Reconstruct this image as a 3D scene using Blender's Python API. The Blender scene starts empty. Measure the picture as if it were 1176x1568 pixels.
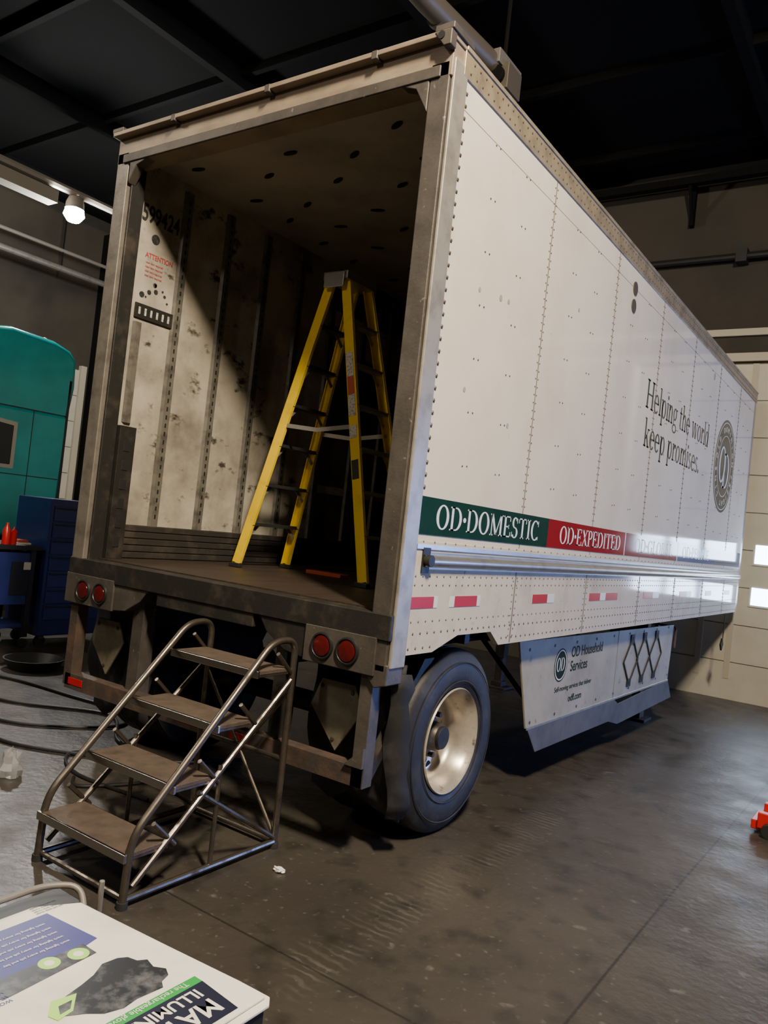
import bpy, math, random
from mathutils import Vector, Matrix
random.seed(4)
col=bpy.context.scene.collection
# ---------------------------------------------------------------- materials
MATS={}
def mat(name,c,rough=.5,metal=0.,c2=None,scale=4.,lo=.4,hi=.7,bump=0.,bscale=30.,emit=0.,stretch=(1,1,1),c3=None,scale3=20,lo3=.6,hi3=.7,stretch3=(1,1,1),rvar=0.,detail=8,coat=0.,trans=0.,spec=.5):
    m=bpy.data.materials.new(name);m.use_nodes=True
    nt=m.node_tree;N=nt.nodes;L=nt.links
    b=N['Principled BSDF']
    b.inputs['Roughness'].default_value=rough;b.inputs['Metallic'].default_value=metal
    b.inputs['Specular IOR Level'].default_value=spec
    b.inputs['Base Color'].default_value=(*c,1)
    if trans: b.inputs['Transmission Weight'].default_value=trans
    if coat: b.inputs['Coat Weight'].default_value=coat;b.inputs['Coat Roughness'].default_value=.08
    if emit:
        b.inputs['Emission Color'].default_value=(*c,1);b.inputs['Emission Strength'].default_value=emit
    tc=N.new('ShaderNodeTexCoord')
    def noise(s,st):
        mp=N.new('ShaderNodeMapping');mp.inputs['Scale'].default_value=st
        L.new(tc.outputs['Object'],mp.inputs[0])
        n=N.new('ShaderNodeTexNoise');n.inputs['Scale'].default_value=s;n.inputs['Detail'].default_value=detail
        n.inputs['Roughness'].default_value=.62
        L.new(mp.outputs[0],n.inputs['Vector']);return n
    last=None
    if c2:
        n=noise(scale,stretch);r=N.new('ShaderNodeMapRange')
        r.inputs[1].default_value=lo;r.inputs[2].default_value=hi
        L.new(n.outputs[0],r.inputs[0])
        mx=N.new('ShaderNodeMix');mx.data_type='RGBA'
        mx.inputs[6].default_value=(*c,1);mx.inputs[7].default_value=(*c2,1)
        L.new(r.outputs[0],mx.inputs[0]);last=mx.outputs[2]
        if rvar:
            r2=N.new('ShaderNodeMapRange');r2.inputs[3].default_value=rough;r2.inputs[4].default_value=rough+rvar
            L.new(r.outputs[0],r2.inputs[0]);L.new(r2.outputs[0],b.inputs['Roughness'])
    if c3:
        n=noise(scale3,stretch3);r=N.new('ShaderNodeMapRange')
        r.inputs[1].default_value=lo3;r.inputs[2].default_value=hi3
        L.new(n.outputs[0],r.inputs[0])
        mx=N.new('ShaderNodeMix');mx.data_type='RGBA'
        if last: L.new(last,mx.inputs[6])
        else: mx.inputs[6].default_value=(*c,1)
        mx.inputs[7].default_value=(*c3,1)
        L.new(r.outputs[0],mx.inputs[0]);last=mx.outputs[2]
    if last: L.new(last,b.inputs['Base Color'])
    if bump:
        n=noise(bscale,(1,1,1));bp=N.new('ShaderNodeBump');bp.inputs['Strength'].default_value=bump;bp.inputs['Distance'].default_value=.01
        L.new(n.outputs[0],bp.inputs['Height']);L.new(bp.outputs[0],b.inputs['Normal'])
    MATS[name]=m;return m
mat('trailer_white',(.78,.70,.545),.07,c2=(.64,.56,.42),scale=1.1,lo=.45,hi=.8,c3=(.34,.27,.18),scale3=9,lo3=.69,hi3=.80,rvar=.04,bump=.01,bscale=2.5,spec=.35)
mat('trailer_white_low',(.66,.60,.48),.08,c2=(.42,.37,.28),scale=3,lo=.5,hi=.85,c3=(.2,.16,.12),scale3=14,lo3=.64,hi3=.78,bump=.01,bscale=3,spec=.35)
mat('aluminium_rail',(.40,.32,.20),.38,.4,c2=(.24,.19,.12),scale=6,lo=.45,hi=.7)
mat('aluminium',(.50,.48,.43),.33,.8,c2=(.3,.29,.27),scale=8,lo=.5,hi=.8)
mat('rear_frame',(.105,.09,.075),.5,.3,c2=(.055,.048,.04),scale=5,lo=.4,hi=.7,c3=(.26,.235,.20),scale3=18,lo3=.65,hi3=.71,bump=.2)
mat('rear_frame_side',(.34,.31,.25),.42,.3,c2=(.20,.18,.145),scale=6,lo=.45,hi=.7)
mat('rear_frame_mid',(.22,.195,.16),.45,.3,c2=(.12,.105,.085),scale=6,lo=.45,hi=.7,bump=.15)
mat('header_steel',(.33,.255,.175),.5,.1,c2=(.19,.145,.10),scale=3,lo=.4,hi=.7,stretch=(1,1,3),bump=.1)
mat('black_steel',(.025,.023,.02),.55,.3,c2=(.075,.06,.045),scale=7,lo=.5,hi=.75,bump=.2)
mat('rust_steel',(.06,.046,.037),.7,.2,c2=(.12,.07,.045),scale=9,lo=.45,hi=.7,bump=.3)
mat('rivet',(.11,.085,.055),.5,.3)
mat('rivet_light',(.42,.37,.27),.4,.1)
mat('seam',(.18,.15,.10),.6)
mat('green_band',(.005,.035,.028),.08,c2=(.010,.048,.037),scale=4,spec=.28)
mat('red_band',(.28,.008,.016),.08,c2=(.22,.012,.018),scale=4,spec=.28)
mat('plum_band',(.20,.010,.03),.08,spec=.28)
mat('blue_band',(.03,.08,.20),.08,spec=.28)
mat('grey_band',(.12,.14,.16),.08,spec=.28)
mat('letter_white',(.78,.76,.68),.3,spec=.3)
mat('letter_green',(.008,.030,.030),.2,spec=.3)
mat('letter_black',(.02,.02,.02),.6,c2=(.10,.09,.08),scale=30,lo=.5,hi=.7)
mat('letter_red',(.4,.06,.05),.6)
mat('tape_red',(.42,.012,.012),.3,spec=.3)
mat('tape_white',(.75,.72,.66),.3)
mat('lens_red',(.10,.005,.005),.25,coat=.2,c2=(.055,.007,.007),scale=40)
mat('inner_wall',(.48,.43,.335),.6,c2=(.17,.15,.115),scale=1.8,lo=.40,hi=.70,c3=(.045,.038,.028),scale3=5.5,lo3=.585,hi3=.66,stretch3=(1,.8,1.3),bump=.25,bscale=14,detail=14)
mat('inner_wall_grey',(.13,.12,.105),.6,c2=(.06,.055,.048),scale=2,lo=.4,hi=.7)  # dark grey wall panels towards the nose
mat('inner_post',(.17,.155,.125),.45,.2,c2=(.07,.063,.053),scale=10,lo=.45,hi=.7)
mat('inner_ceiling',(.42,.365,.285),.6,c2=(.27,.235,.185),scale=2,lo=.4,hi=.7)
mat('scuff_band',(.04,.035,.03),.5,.2,c2=(.08,.065,.05),scale=8,lo=.5,hi=.7)
mat('dark_hole',(.008,.008,.008),.8)
mat('wood_floor',(.042,.027,.018),.55,c2=(.02,.014,.010),scale=2.5,lo=.4,hi=.65,stretch=(12,.6,1),c3=(.10,.075,.055),scale3=6,lo3=.64,hi3=.75,stretch3=(8,.5,1))
mat('tire',(.018,.017,.016),.6,c2=(.05,.046,.042),scale=7,lo=.5,hi=.75,bump=.25,bscale=25)
mat('rim',(.62,.56,.46),.3,.5,c2=(.36,.31,.25),scale=5,lo=.42,hi=.72,c3=(.10,.075,.055),scale3=12,lo3=.60,hi3=.72)
mat('hub',(.12,.10,.08),.45,.6,c2=(.04,.035,.03),scale=12)
mat('skirt',(.40,.37,.29),.4,c2=(.27,.245,.19),scale=2.5,lo=.4,hi=.7,c3=(.12,.10,.08),scale3=10,lo3=.62,hi3=.75,spec=.3)
mat('skirt_flap',(.10,.095,.085),.6,c2=(.06,.057,.052),scale=5)
mat('rubber',(.018,.017,.016),.75,c2=(.05,.045,.04),scale=9,lo=.5,hi=.75)
mat('diamond_plate',(.20,.175,.12),.6,.1,c2=(.10,.088,.06),scale=9,lo=.4,hi=.7)
mat('ladder_yellow',(.85,.58,.003),.4,c2=(.62,.41,.008),scale=8,lo=.5,hi=.8)
mat('ladder_step',(.35,.34,.31),.4,.6)
mat('ladder_black',(.02,.02,.02),.5)
mat('label',(.6,.58,.52),.5,c2=(.35,.3,.25),scale=60,lo=.5,hi=.55)
mat('label_red',(.5,.08,.04),.5)
mat('stair_steel',(.20,.17,.135),.3,.85,c2=(.08,.067,.053),scale=14,lo=.45,hi=.7,rvar=.25)
mat('stair_tread',(.11,.078,.056),.7,.1,c2=(.065,.048,.035),scale=14,bump=.5,bscale=160)
mat('chrome',(.55,.52,.48),.22,1.)
mat('truck_teal',(.0,.19,.20),.22,c2=(.0,.15,.165),scale=2,coat=.7)
mat('glass_dark',(.01,.012,.014),.05)
mat('cab_blue',(.018,.026,.15),.35,c2=(.011,.016,.10),scale=3)
mat('amber',(.9,.45,.12),.3,emit=2.)
mat('cab_black',(.012,.012,.014),.5)
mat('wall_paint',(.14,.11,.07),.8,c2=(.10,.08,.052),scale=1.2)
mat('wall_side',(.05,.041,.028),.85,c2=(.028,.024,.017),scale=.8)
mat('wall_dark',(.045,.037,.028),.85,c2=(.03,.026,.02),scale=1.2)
mat('ceiling_dark',(.006,.006,.006),.95,spec=.1)
mat('beam_dark',(.0055,.0055,.0055),.85,spec=.1)
mat('door_white',(.58,.54,.44),.5,c2=(.48,.45,.36),scale=1.5)
mat('door_seam',(.30,.28,.24),.6)
mat('trim_cream',(.48,.43,.33),.6)
mat('daylight',(.58,.75,1.),.3,emit=16.)
mat('tube_light',(1.,.93,.80),.3,emit=14.)
mat('lamp_glow',(1.,.95,.88),.3,emit=200.)
mat('duct',(.13,.11,.08),.5,.4)
mat('fixture',(.20,.18,.155),.5,.3)
mat('hose',(.015,.015,.015),.4)
mat('plastic_clear',(.8,.8,.8),.12,trans=.7)
mat('paper',(.8,.78,.72),.7)
mat('page_white',(.80,.75,.65),.45,c2=(.62,.57,.48),scale=6)
mat('page_purple',(.04,.04,.20),.4)
mat('page_black',(.015,.017,.022),.35,c2=(.10,.105,.11),scale=24,lo=.48,hi=.65)
mat('page_navy',(.014,.016,.035),.35)
mat('page_green',(.02,.30,.05),.4)
mat('page_lime',(.38,.72,.10),.4)
mat('red_paint',(.45,.01,.01),.3)
mat('black_plastic',(.015,.015,.015),.45)
def floor_mat():
    m=bpy.data.materials.new('concrete');m.use_nodes=True;nt=m.node_tree;N=nt.nodes;L=nt.links
    b=N['Principled BSDF'];tc=N.new('ShaderNodeTexCoord')
    sep=N.new('ShaderNodeSeparateXYZ');L.new(tc.outputs['Object'],sep.inputs[0])
    def math_(op,a,bb,c=None):
        n=N.new('ShaderNodeMath');n.operation=op
        for i,v in enumerate((a,bb,c)):
            if v is None: continue
            if isinstance(v,(int,float)): n.inputs[i].default_value=v
            else: L.new(v,n.inputs[i])
        return n.outputs[0]
    def noise(s,d=8,st=(1,1,1)):
        mp=N.new('ShaderNodeMapping');mp.inputs['Scale'].default_value=st;L.new(tc.outputs['Object'],mp.inputs[0])
        n=N.new('ShaderNodeTexNoise');n.inputs['Scale'].default_value=s;n.inputs['Detail'].default_value=d;L.new(mp.outputs[0],n.inputs['Vector']);return n.outputs[0]
    def mr(v,a,bb,c=0,d=1):
        n=N.new('ShaderNodeMapRange');n.inputs[1].default_value=a;n.inputs[2].default_value=bb;n.inputs[3].default_value=c;n.inputs[4].default_value=d;L.new(v,n.inputs[0]);return n.outputs[0]
    def mix(f,a,bb):
        n=N.new('ShaderNodeMix');n.data_type='RGBA';L.new(f,n.inputs[0])
        for i,v in ((6,a),(7,bb)):
            if isinstance(v,tuple): n.inputs[i].default_value=(*v,1)
            else: L.new(v,n.inputs[i])
        return n.outputs[2]
    c=mix(mr(noise(.9),.35,.7),(.064,.055,.044),(.037,.031,.025))
    c=mix(mr(noise(5),.52,.75),c,(.022,.019,.016))
    c=mix(mr(noise(30,4),.63,.73),c,(.10,.09,.078))
    c=mix(mr(noise(9,6,(1,1,1)),.66,.74),c,(.11,.10,.088))
    d=math_('ABSOLUTE',math_('SUBTRACT',sep.outputs[0],.27),0)
    band=mr(d,.06,.15,1,0)
    ch=math_('SINE',math_('ADD',math_('MULTIPLY',sep.outputs[1],130),math_('MULTIPLY',noise(12,3),9)),0)
    tr=math_('MULTIPLY',math_('MULTIPLY',band,mr(ch,.0,.9)),mr(noise(3.5),.42,.62))
    c=mix(math_('MULTIPLY',tr,.4),c,(.14,.128,.108))
    def joint(o,p):
        return mr(math_('ABSOLUTE',math_('SUBTRACT',sep.outputs[o],p),0),.003,.009,1,0)
    j=joint(0,1.15)
    for o,p in ((0,-2.6),(0,-6.4),(1,-.75),(1,2.9),(1,6.5),(1,-4.4)):
        j=math_('MAXIMUM',j,joint(o,p))
    c=mix(math_('MULTIPLY',j,.75),c,(.014,.012,.010))
    L.new(c,b.inputs['Base Color'])
    L.new(mr(noise(3.5),.35,.7,.34,.52),b.inputs['Roughness'])
    bp=N.new('ShaderNodeBump');bp.inputs['Strength'].default_value=.35;bp.inputs['Distance'].default_value=.01
    L.new(noise(22,6),bp.inputs['Height']);L.new(bp.outputs[0],b.inputs['Normal'])
    MATS['concrete']=m
floor_mat()
# ---------------------------------------------------------------- mesh builder
def empty(name):
    e=bpy.data.objects.new(name,None);col.objects.link(e);e.empty_display_size=.2;return e
class P:
    def __init__(s,name,parent=None,bevel=0):
        s.n=name;s.p=parent;s.v=[];s.f=[];s.m=[];s.mats=[];s.bev=bevel
    def mi(s,m):
        if m not in s.mats:s.mats.append(m)
        return s.mats.index(m)
    def add(s,vs,fs,m):
        o=len(s.v);i=s.mi(m);s.v+= [tuple(v) for v in vs]
        for f in fs:s.f.append([a+o for a in f]);s.m.append(i)
    def box(s,x0,x1,y0,y1,z0,z1,m):
        x0,x1=sorted((x0,x1));y0,y1=sorted((y0,y1));z0,z1=sorted((z0,z1))
        s.add([(x0,y0,z0),(x1,y0,z0),(x1,y1,z0),(x0,y1,z0),(x0,y0,z1),(x1,y0,z1),(x1,y1,z1),(x0,y1,z1)],
              [(0,3,2,1),(4,5,6,7),(0,1,5,4),(1,2,6,5),(2,3,7,6),(3,0,4,7)],m)
    def prism(s,poly,axis,a,b,m):
        n=len(poly)
        def mk(p,t):
            return {0:(t,p[0],p[1]),1:(p[0],t,p[1]),2:(p[0],p[1],t)}[axis]
        s.add([mk(p,a) for p in poly]+[mk(p,b) for p in poly],
              [tuple(range(n)),tuple(range(2*n-1,n-1,-1))]+[(i,i+n,(i+1)%n+n,(i+1)%n) for i in range(n)],m)
    def tube(s,pts,r,m,seg=10,closed=False):
        pts=[Vector(p) for p in pts];n=len(pts);rings=[]
        prev=None
        for i,p in enumerate(pts):
            if closed: d=(pts[(i+1)%n]-pts[i-1])
            else: d=(pts[min(i+1,n-1)]-pts[max(i-1,0)])
            d.normalize()
            if prev is None:
                u=Vector((0,0,1)) if abs(d.z)<.9 else Vector((1,0,0))
                a=d.cross(u).normalized()
            else:
                a=(prev-d*prev.dot(d)).normalized()
            prev=a;b=d.cross(a)
            rr=r[i] if isinstance(r,(list,tuple)) else r
            rings.append([p+a*rr*math.cos(2*math.pi*k/seg)+b*rr*math.sin(2*math.pi*k/seg) for k in range(seg)])
        vs=[v for R in rings for v in R];fs=[]
        for i in range(n if closed else n-1):
            for k in range(seg):
                j=(i+1)%n
                fs.append((i*seg+k,i*seg+(k+1)%seg,j*seg+(k+1)%seg,j*seg+k))
        if not closed: fs+=[tuple(range(seg-1,-1,-1)),tuple((n-1)*seg+k for k in range(seg))]
        s.add(vs,fs,m)
    def beam(s,p0,p1,w,h,m,up=(0,0,1)):
        p0=Vector(p0);p1=Vector(p1);d=(p1-p0).normalized();up=Vector(up)
        a=d.cross(up).normalized()*w/2;b=a.cross(d).normalized()*h/2
        vs=[p+x*a+y*b for p in(p0,p1) for x,y in((-1,-1),(1,-1),(1,1),(-1,1))]
        s.add(vs,[(0,1,2,3),(7,6,5,4),(0,4,5,1),(1,5,6,2),(2,6,7,3),(3,7,4,0)],m)
    def lathe(s,c,axis,prof,m,seg=48):
        vs=[];n=len(prof)
        for k in range(seg):
            a=2*math.pi*k/seg
            for t,r in prof:
                u,w=r*math.cos(a),r*math.sin(a)
                if axis==0: vs.append((c[0]+t,c[1]+u,c[2]+w))
                elif axis==1: vs.append((c[0]+u,c[1]+t,c[2]+w))
                else: vs.append((c[0]+u,c[1]+w,c[2]+t))
        fs=[]
        for k in range(seg):
            j=(k+1)%seg
            for i in range(n-1): fs.append((k*n+i,k*n+i+1,j*n+i+1,j*n+i))
        s.add(vs,fs,m)
    def cyl(s,c,axis,t0,t1,r,m,seg=24):
        s.lathe(c,axis,[(t0,1e-4),(t0,r),(t1,r),(t1,1e-4)],m,seg)
    def done(s,angle=35):
        me=bpy.data.meshes.new(s.n);me.from_pydata(s.v,[],s.f)
        for m in s.mats: me.materials.append(MATS[m])
        me.polygons.foreach_set('material_index',s.m)
        me.polygons.foreach_set('use_smooth',[True]*len(s.f))
        me.update()
        import bmesh
        bm=bmesh.new();bm.from_mesh(me);bmesh.ops.recalc_face_normals(bm,faces=bm.faces);bm.to_mesh(me);bm.free()
        me.set_sharp_from_angle(angle=math.radians(angle))
        o=bpy.data.objects.new(s.n,me);col.objects.link(o)
        if s.p: o.parent=s.p
        if s.bev:
            b=o.modifiers.new('Bevel','BEVEL');b.width=s.bev;b.segments=2;b.limit_method='ANGLE';b.angle_limit=math.radians(40)
            b.harden_normals=True
        return o
def text(body,loc,ax,ay,size,m,parent,name,sx=1.,bold=0.,align='LEFT',ext=.0008):
    c=bpy.data.curves.new(name,'FONT');c.body=body;c.size=size;c.offset=bold;c.extrude=ext;c.align_x=align
    o=bpy.data.objects.new(name,c);col.objects.link(o)
    ax=Vector(ax);ay=Vector(ay);az=ax.cross(ay)
    M=Matrix((ax*sx,ay,az)).transposed().to_4x4();M.translation=Vector(loc)
    bpy.context.view_layer.update()
    me=bpy.data.meshes.new_from_object(o.evaluated_get(bpy.context.evaluated_depsgraph_get()))
    me.transform(M);bpy.data.objects.remove(o)
    me.materials.clear();me.materials.append(MATS[m])
    o=bpy.data.objects.new(name,me);col.objects.link(o);o.parent=parent;return o
# --- drawn serif lettering (strokes with thick/thin contrast), on the plane X = x, reading along +Y
def serif(body,x,y0,z0,cap,width,m,parent,name):
    polys=[]
    def bar(a,b,c,d): polys.append([(a,b),(c,b),(c,d),(a,d)])
    def ring(cx,cy,rx,ry,a0,a1,T,t,n=None):
        n=n or max(6,int(abs(a1-a0)/11))
        for i in range(n):
            q=[]
            for a,ins in((a0+(a1-a0)*i/n,0),(a0+(a1-a0)*(i+1)/n,0),(a0+(a1-a0)*(i+1)/n,1),(a0+(a1-a0)*i/n,1)):
                a=math.radians(a);q.append((cx+(rx-ins*T)*math.cos(a),cy+(ry-ins*t)*math.sin(a)))
            polys.append(q)
    def line(xa,ya,xb,yb,w): polys.append([(xa-w/2,ya),(xa+w/2,ya),(xb+w/2,yb),(xb-w/2,yb)])
    def disc(cx,cy,r): polys.append([(cx+r*math.cos(k*.524),cy+r*math.sin(k*.524)) for k in range(12)])
    def stem(x_,b,t,w=.15,l=.08): bar(x_,b,x_+w,t);bar(x_-l,b,x_+w+l,b+.06)
    def top(x_,t,w=.15,l=.08,r=.08): bar(x_-l,t-.06,x_+w+r,t)
    def g(ch):
        if ch=='O': ring(.42,.5,.42,.52,0,360,.17,.06);return .92
        if ch=='D': stem(.08,0,1);top(.08,1);bar(.2,.94,.4,1);bar(.2,0,.4,.06);ring(.38,.5,.44,.5,-90,90,.17,.06);return .9
        if ch=='M': bar(.1,0,.17,1);bar(0,0,.26,.06);stem(.82,0,1);top(.82,1,l=0);bar(0,.94,.16,1);line(.14,1,.5,.05,.16);line(.86,1,.5,.05,.07);return 1.12
        if ch=='E': stem(.08,0,1);bar(0,.94,.62,1);bar(0,0,.66,.06);bar(.2,.47,.5,.53);bar(.56,.76,.62,1);bar(.60,0,.66,.25);bar(.45,.4,.5,.6);return .74
        if ch=='S': ring(.3,.74,.26,.27,25,270,.15,.06);ring(.3,.255,.28,.27,-155,90,.15,.06);bar(.48,.72,.53,.95);bar(.02,.05,.07,.28);return .64
        if ch=='T': stem(.3,0,1);bar(0,.94,.74,1);bar(0,.75,.06,1);bar(.68,.75,.74,1);return .8
        if ch=='I': stem(.1,0,1);top(.1,1);return .42
        if ch in'CG':
            ring(.42,.5,.42,.52,45,315,.17,.06);bar(.69,.70,.73,1.0)
            if ch=='G': bar(.62,.1,.76,.45);bar(.52,.42,.84,.47);return .9
            bar(.69,.02,.73,.2);return .82
        if ch=='X': line(.12,1,.60,0,.17);line(.62,1,.08,0,.07);bar(0,.94,.26,1);bar(.5,.94,.74,1);bar(-.02,0,.2,.06);bar(.48,0,.74,.06);return .78
        if ch=='P': stem(.08,0,1);bar(0,.94,.36,1);bar(.2,.46,.36,.52);ring(.34,.73,.28,.27,-90,90,.15,.06);return .68
        if ch=='B': stem(.08,0,1);bar(0,.94,.36,1);bar(.2,.49,.36,.54);ring(.34,.75,.25,.25,-90,90,.14,.05);bar(.2,0,.36,.05);ring(.34,.27,.3,.27,-90,90,.14,.05);return .72
        if ch=='L': stem(.08,0,1);top(.08,1);bar(.08,0,.62,.06);bar(.57,0,.62,.25);return .68
        if ch=='A': line(.4,1,.08,0,.07);line(.4,1,.72,0,.17);bar(.2,.3,.6,.35);bar(-.02,0,.2,.06);bar(.58,0,.86,.06);return .86
        if ch=='H': stem(.08,0,1);top(.08,1);stem(.62,0,1);top(.62,1);bar(.2,.47,.64,.53);return .9
        if ch=='·': disc(.13,.5,.11);return .3
        if ch=='.': disc(.1,.085,.09);return .24
        if ch==' ': return .3
        if ch in'hnm':
            stem(.07,0,1. if ch=='h' else .65,.13,.06);bar(0,.94 if ch=='h' else .6,.12,1. if ch=='h' else .65)
            for k in range(2 if ch=='m' else 1):
                o=.33*k;ring(.32+o,.42,.21,.25,0,170,.13,.08);stem(.40+o,0,.43,.13,.05)
            return .62+(.33 if ch=='m' else 0)
        if ch=='e': ring(.28,.325,.28,.345,0,318,.14,.065);bar(.1,.32,.55,.38);return .6
        if ch=='l': stem(.07,0,1,.13,.06);bar(0,.95,.12,1);return .27
        if ch=='p': stem(.07,-.3,.65,.13,.06);bar(0,.6,.12,.65);ring(.34,.325,.26,.345,0,360,.13,.065);return .66
        if ch=='i': stem(.07,0,.65,.13,.06);bar(0,.6,.12,.65);disc(.13,.85,.085);return .27
        if ch=='g': ring(.26,.42,.23,.24,0,360,.12,.06);ring(.27,-.12,.28,.18,0,360,.09,.06);bar(.42,.57,.58,.64);line(.12,.22,.12,.03,.07);return .58
        if ch=='t': bar(.1,.12,.23,.85);bar(0,.59,.36,.65);ring(.25,.14,.15,.15,180,310,.12,.07);return .4
        if ch=='w':
            line(.08,.65,.25,0,.14);line(.42,.65,.27,0,.06);line(.44,.65,.6,0,.14);line(.80,.65,.62,0,.06);bar(-.02,.6,.18,.65);bar(.34,.6,.54,.65);bar(.70,.6,.88,.65);return .9
        if ch=='o': ring(.29,.325,.29,.345,0,360,.14,.065);return .63
        if ch=='r': stem(.07,0,.65,.13,.06);bar(0,.6,.12,.65);ring(.31,.40,.17,.25,70,170,.1,.08);disc(.37,.56,.08);return .46
        if ch=='d': ring(.27,.325,.26,.345,0,360,.13,.065);bar(.41,0,.54,1);bar(.33,.95,.5,1);bar(.5,0,.6,.06);return .66
        if ch=='k': stem(.07,0,1,.13,.06);bar(0,.95,.12,1);line(.46,.65,.2,.27,.07);line(.28,.42,.5,0,.15);bar(.38,0,.62,.06);bar(.34,.6,.58,.65);return .63
        if ch=='s': ring(.22,.48,.18,.175,25,270,.11,.06);ring(.22,.165,.2,.175,-155,90,.11,.06);return .48
        return .3
    adv=0;allp=[]
    for ch in body:
        polys.clear();a=g(ch)
        allp+=[[(px+adv,pz) for px,pz in q] for q in polys];adv+=a
    sx=width/adv
    p=P(name,parent)
    for q in allp:
        n=len(q)
        p.add([(x,y0+px*sx,z0+pz*cap) for px,pz in q],[tuple(range(n))],m)
    return p.done()
def fz(y): return 0. if y<=.9 else -.0261*(y-.9)
# ---------------------------------------------------------------- room
XL,XR,YB,YF,ZC=-13.,9.,-9.,8.95,7.6
p=P('floor')
ys=[YB,-.0,.9,YF+.2]
vs=[];fs=[]
for y in ys: vs+=[(XL-.2,y,fz(y)),(XR+.2,y,fz(y))]
for i in range(3): fs.append((2*i,2*i+1,2*i+3,2*i+2))
vs+=[(XL-.2,YB,-.5),(XR+.2,YB,-.5),(XR+.2,YF+.2,-.5),(XL-.2,YF+.2,-.5)]
fs+=[(8,9,10,11),(0,1,9,8),(6,7,10,11)]
p.add(vs,fs,'concrete');p.done()
p=P('ceiling');p.box(XL-.2,XR+.2,YB-.2,YF+.2,ZC,ZC+.15,'ceiling_dark');p.done()
p=P('ceiling_beams')  # ceiling beams under the slab, running both ways
for x in range(-12,9,3): p.box(x-.06,x+.06,YB+.01,YF-.01,ZC-.25,ZC-.002,'beam_dark')
for y in range(-8,9,2): p.box(XL+.01,XR-.01,y-.04,y+.04,ZC-.12,ZC-.002,'beam_dark')
p.done()
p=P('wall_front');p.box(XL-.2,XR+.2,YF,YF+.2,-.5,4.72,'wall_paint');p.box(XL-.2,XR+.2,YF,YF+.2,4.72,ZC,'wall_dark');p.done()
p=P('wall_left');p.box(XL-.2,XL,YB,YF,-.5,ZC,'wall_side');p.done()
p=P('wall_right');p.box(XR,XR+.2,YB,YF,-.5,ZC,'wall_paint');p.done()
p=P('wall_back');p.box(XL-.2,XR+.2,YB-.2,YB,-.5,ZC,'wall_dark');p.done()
p=P('trim_1');p.box(-4,5.4,YF-.08,YF-.002,4.62,4.74,'trim_cream');p.box(-4,5.4,YF-.06,YF-.002,5.0,5.1,'trim_cream');p.done()
p=P('trim_2')
p.tube([(-9,YF-.12,6.15),(8,YF-.12,6.15)],.05,'black_plastic');p.box(-.5,-.35,YF-.2,YF-.002,6.05,6.25,'black_plastic')
p.box(.05,1.3,YF-.2,YF-.06,6.08,6.24,'black_plastic')
p.done()
def gdoor(name,x0,x1,z0,z1,rows,ncol,wx0,pw,ps):
    e=empty(name);y=YF-.06
    p=P('panels',e,.006)
    n=9;h=(z1-z0)/n
    for i in range(n): p.box(x0,x1,y,YF-.002,z0+i*h+.006,z0+(i+1)*h-.006,'door_white')
    p.done()
    p=P('backing',e);p.box(x0,x1,y+.02,YF-.004,z0,z1,'door_seam')
    p.box(x0-.12,x0,y-.03,YF-.002,z0,z1+.03,'trim_cream');p.box(x1,x1+.12,y-.03,YF-.002,z0,z1+.03,'trim_cream')
    p.box(x0-.02,x0+.04,y-.12,y-.05,z0,z1,'aluminium')
    p.box(x1-.04,x1+.02,y-.12,y-.05,z0,z1,'aluminium')
    for xx in (x0+.6,x0+1.0,x1-.6): p.box(xx-.04,xx+.04,y-.01,y,z0+.3,z1,'trim_cream')
    p.done()
    p=P('lites',e)
    for (a,b) in rows:
        for k in range(ncol):
            xx=wx0+k*ps
            if xx+pw>x1-.1: break
            p.box(xx-.03,xx+pw+.03,y-.018,y+.0,a-.03,b+.03,'door_white')
            p.box(xx,xx+pw,y-.022,y-.004,a,b,'daylight')
    p.done();return e
gdoor('door_1',-1.1,1.75,fz(9)-.005,4.58,[(1.16,1.40),(1.74,2.0)],3,.13,.40,.50)
gdoor('door_2',5.7,8.7,fz(9)-.005,4.58,[(1.16,1.40),(1.74,2.0),(2.3,2.55)],4,6.1,.5,.64)
e=empty('door_3');p=P('panels',e)
for i in range(8): p.box(XL+.002,XL+.07,3.6,6.7,-.1+i*.55+.006,-.1+(i+1)*.55-.006,'door_white')
p.box(XL+.002,XL+.1,6.72,6.85,-.1,4.4,'trim_cream')
p.done()
p=P('trim_3');p.box(XL+.001,XL+.35,6.95,7.3,-.1,ZC-.3,'beam_dark');p.box(XL+.001,XL+.35,1.3,1.6,0,ZC-.3,'beam_dark');p.done()
# ---------------------------------------------------------------- overhead stuff
E=empty('exhaust_duct')
p=P('pipe',E);p.tube([(-1.66,-2,6.0),(-1.62,2.0,6.0),(-1.5,3.1,5.98)],.10,'duct',16)
for y in (-1,.6,2.2): p.tube([(-1.62,y-.03,6),(-1.62,y+.03,6)],.112,'duct',16)
for y in (-1,1.6): p.tube([(-1.62,y,6.1),(-1.62,y,ZC-.03)],.012,'beam_dark',6)
p.done()
p=P('hose_reel',E,.008);p.box(-1.58,-1.34,2.98,3.25,5.74,5.98,'duct');p.cyl((-1.46,2.96,5.86),1,-.03,.02,.09,'beam_dark');p.box(-1.52,-1.4,2.9,3.35,5.95,6.08,'fixture')
p.tube([(-1.46,3.1,6.05),(-1.46,3.1,ZC-.03)],.02,'beam_dark',8)
p.done()
p=P('pipe_rack')
p.tube([(-12.1,-8,6.0),(-12.1,8.8,6.0)],.06,'aluminium',10)
p.tube([(-12.1,-8,6.35),(-12.1,8.8,6.35)],.035,'fixture',8)
for y in (-6.5,-2.5,1.5,5.5): p.tube([(-12.1,y,6),(-12.1,y,ZC-.03)],.015,'beam_dark',6)
p.done()
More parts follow.
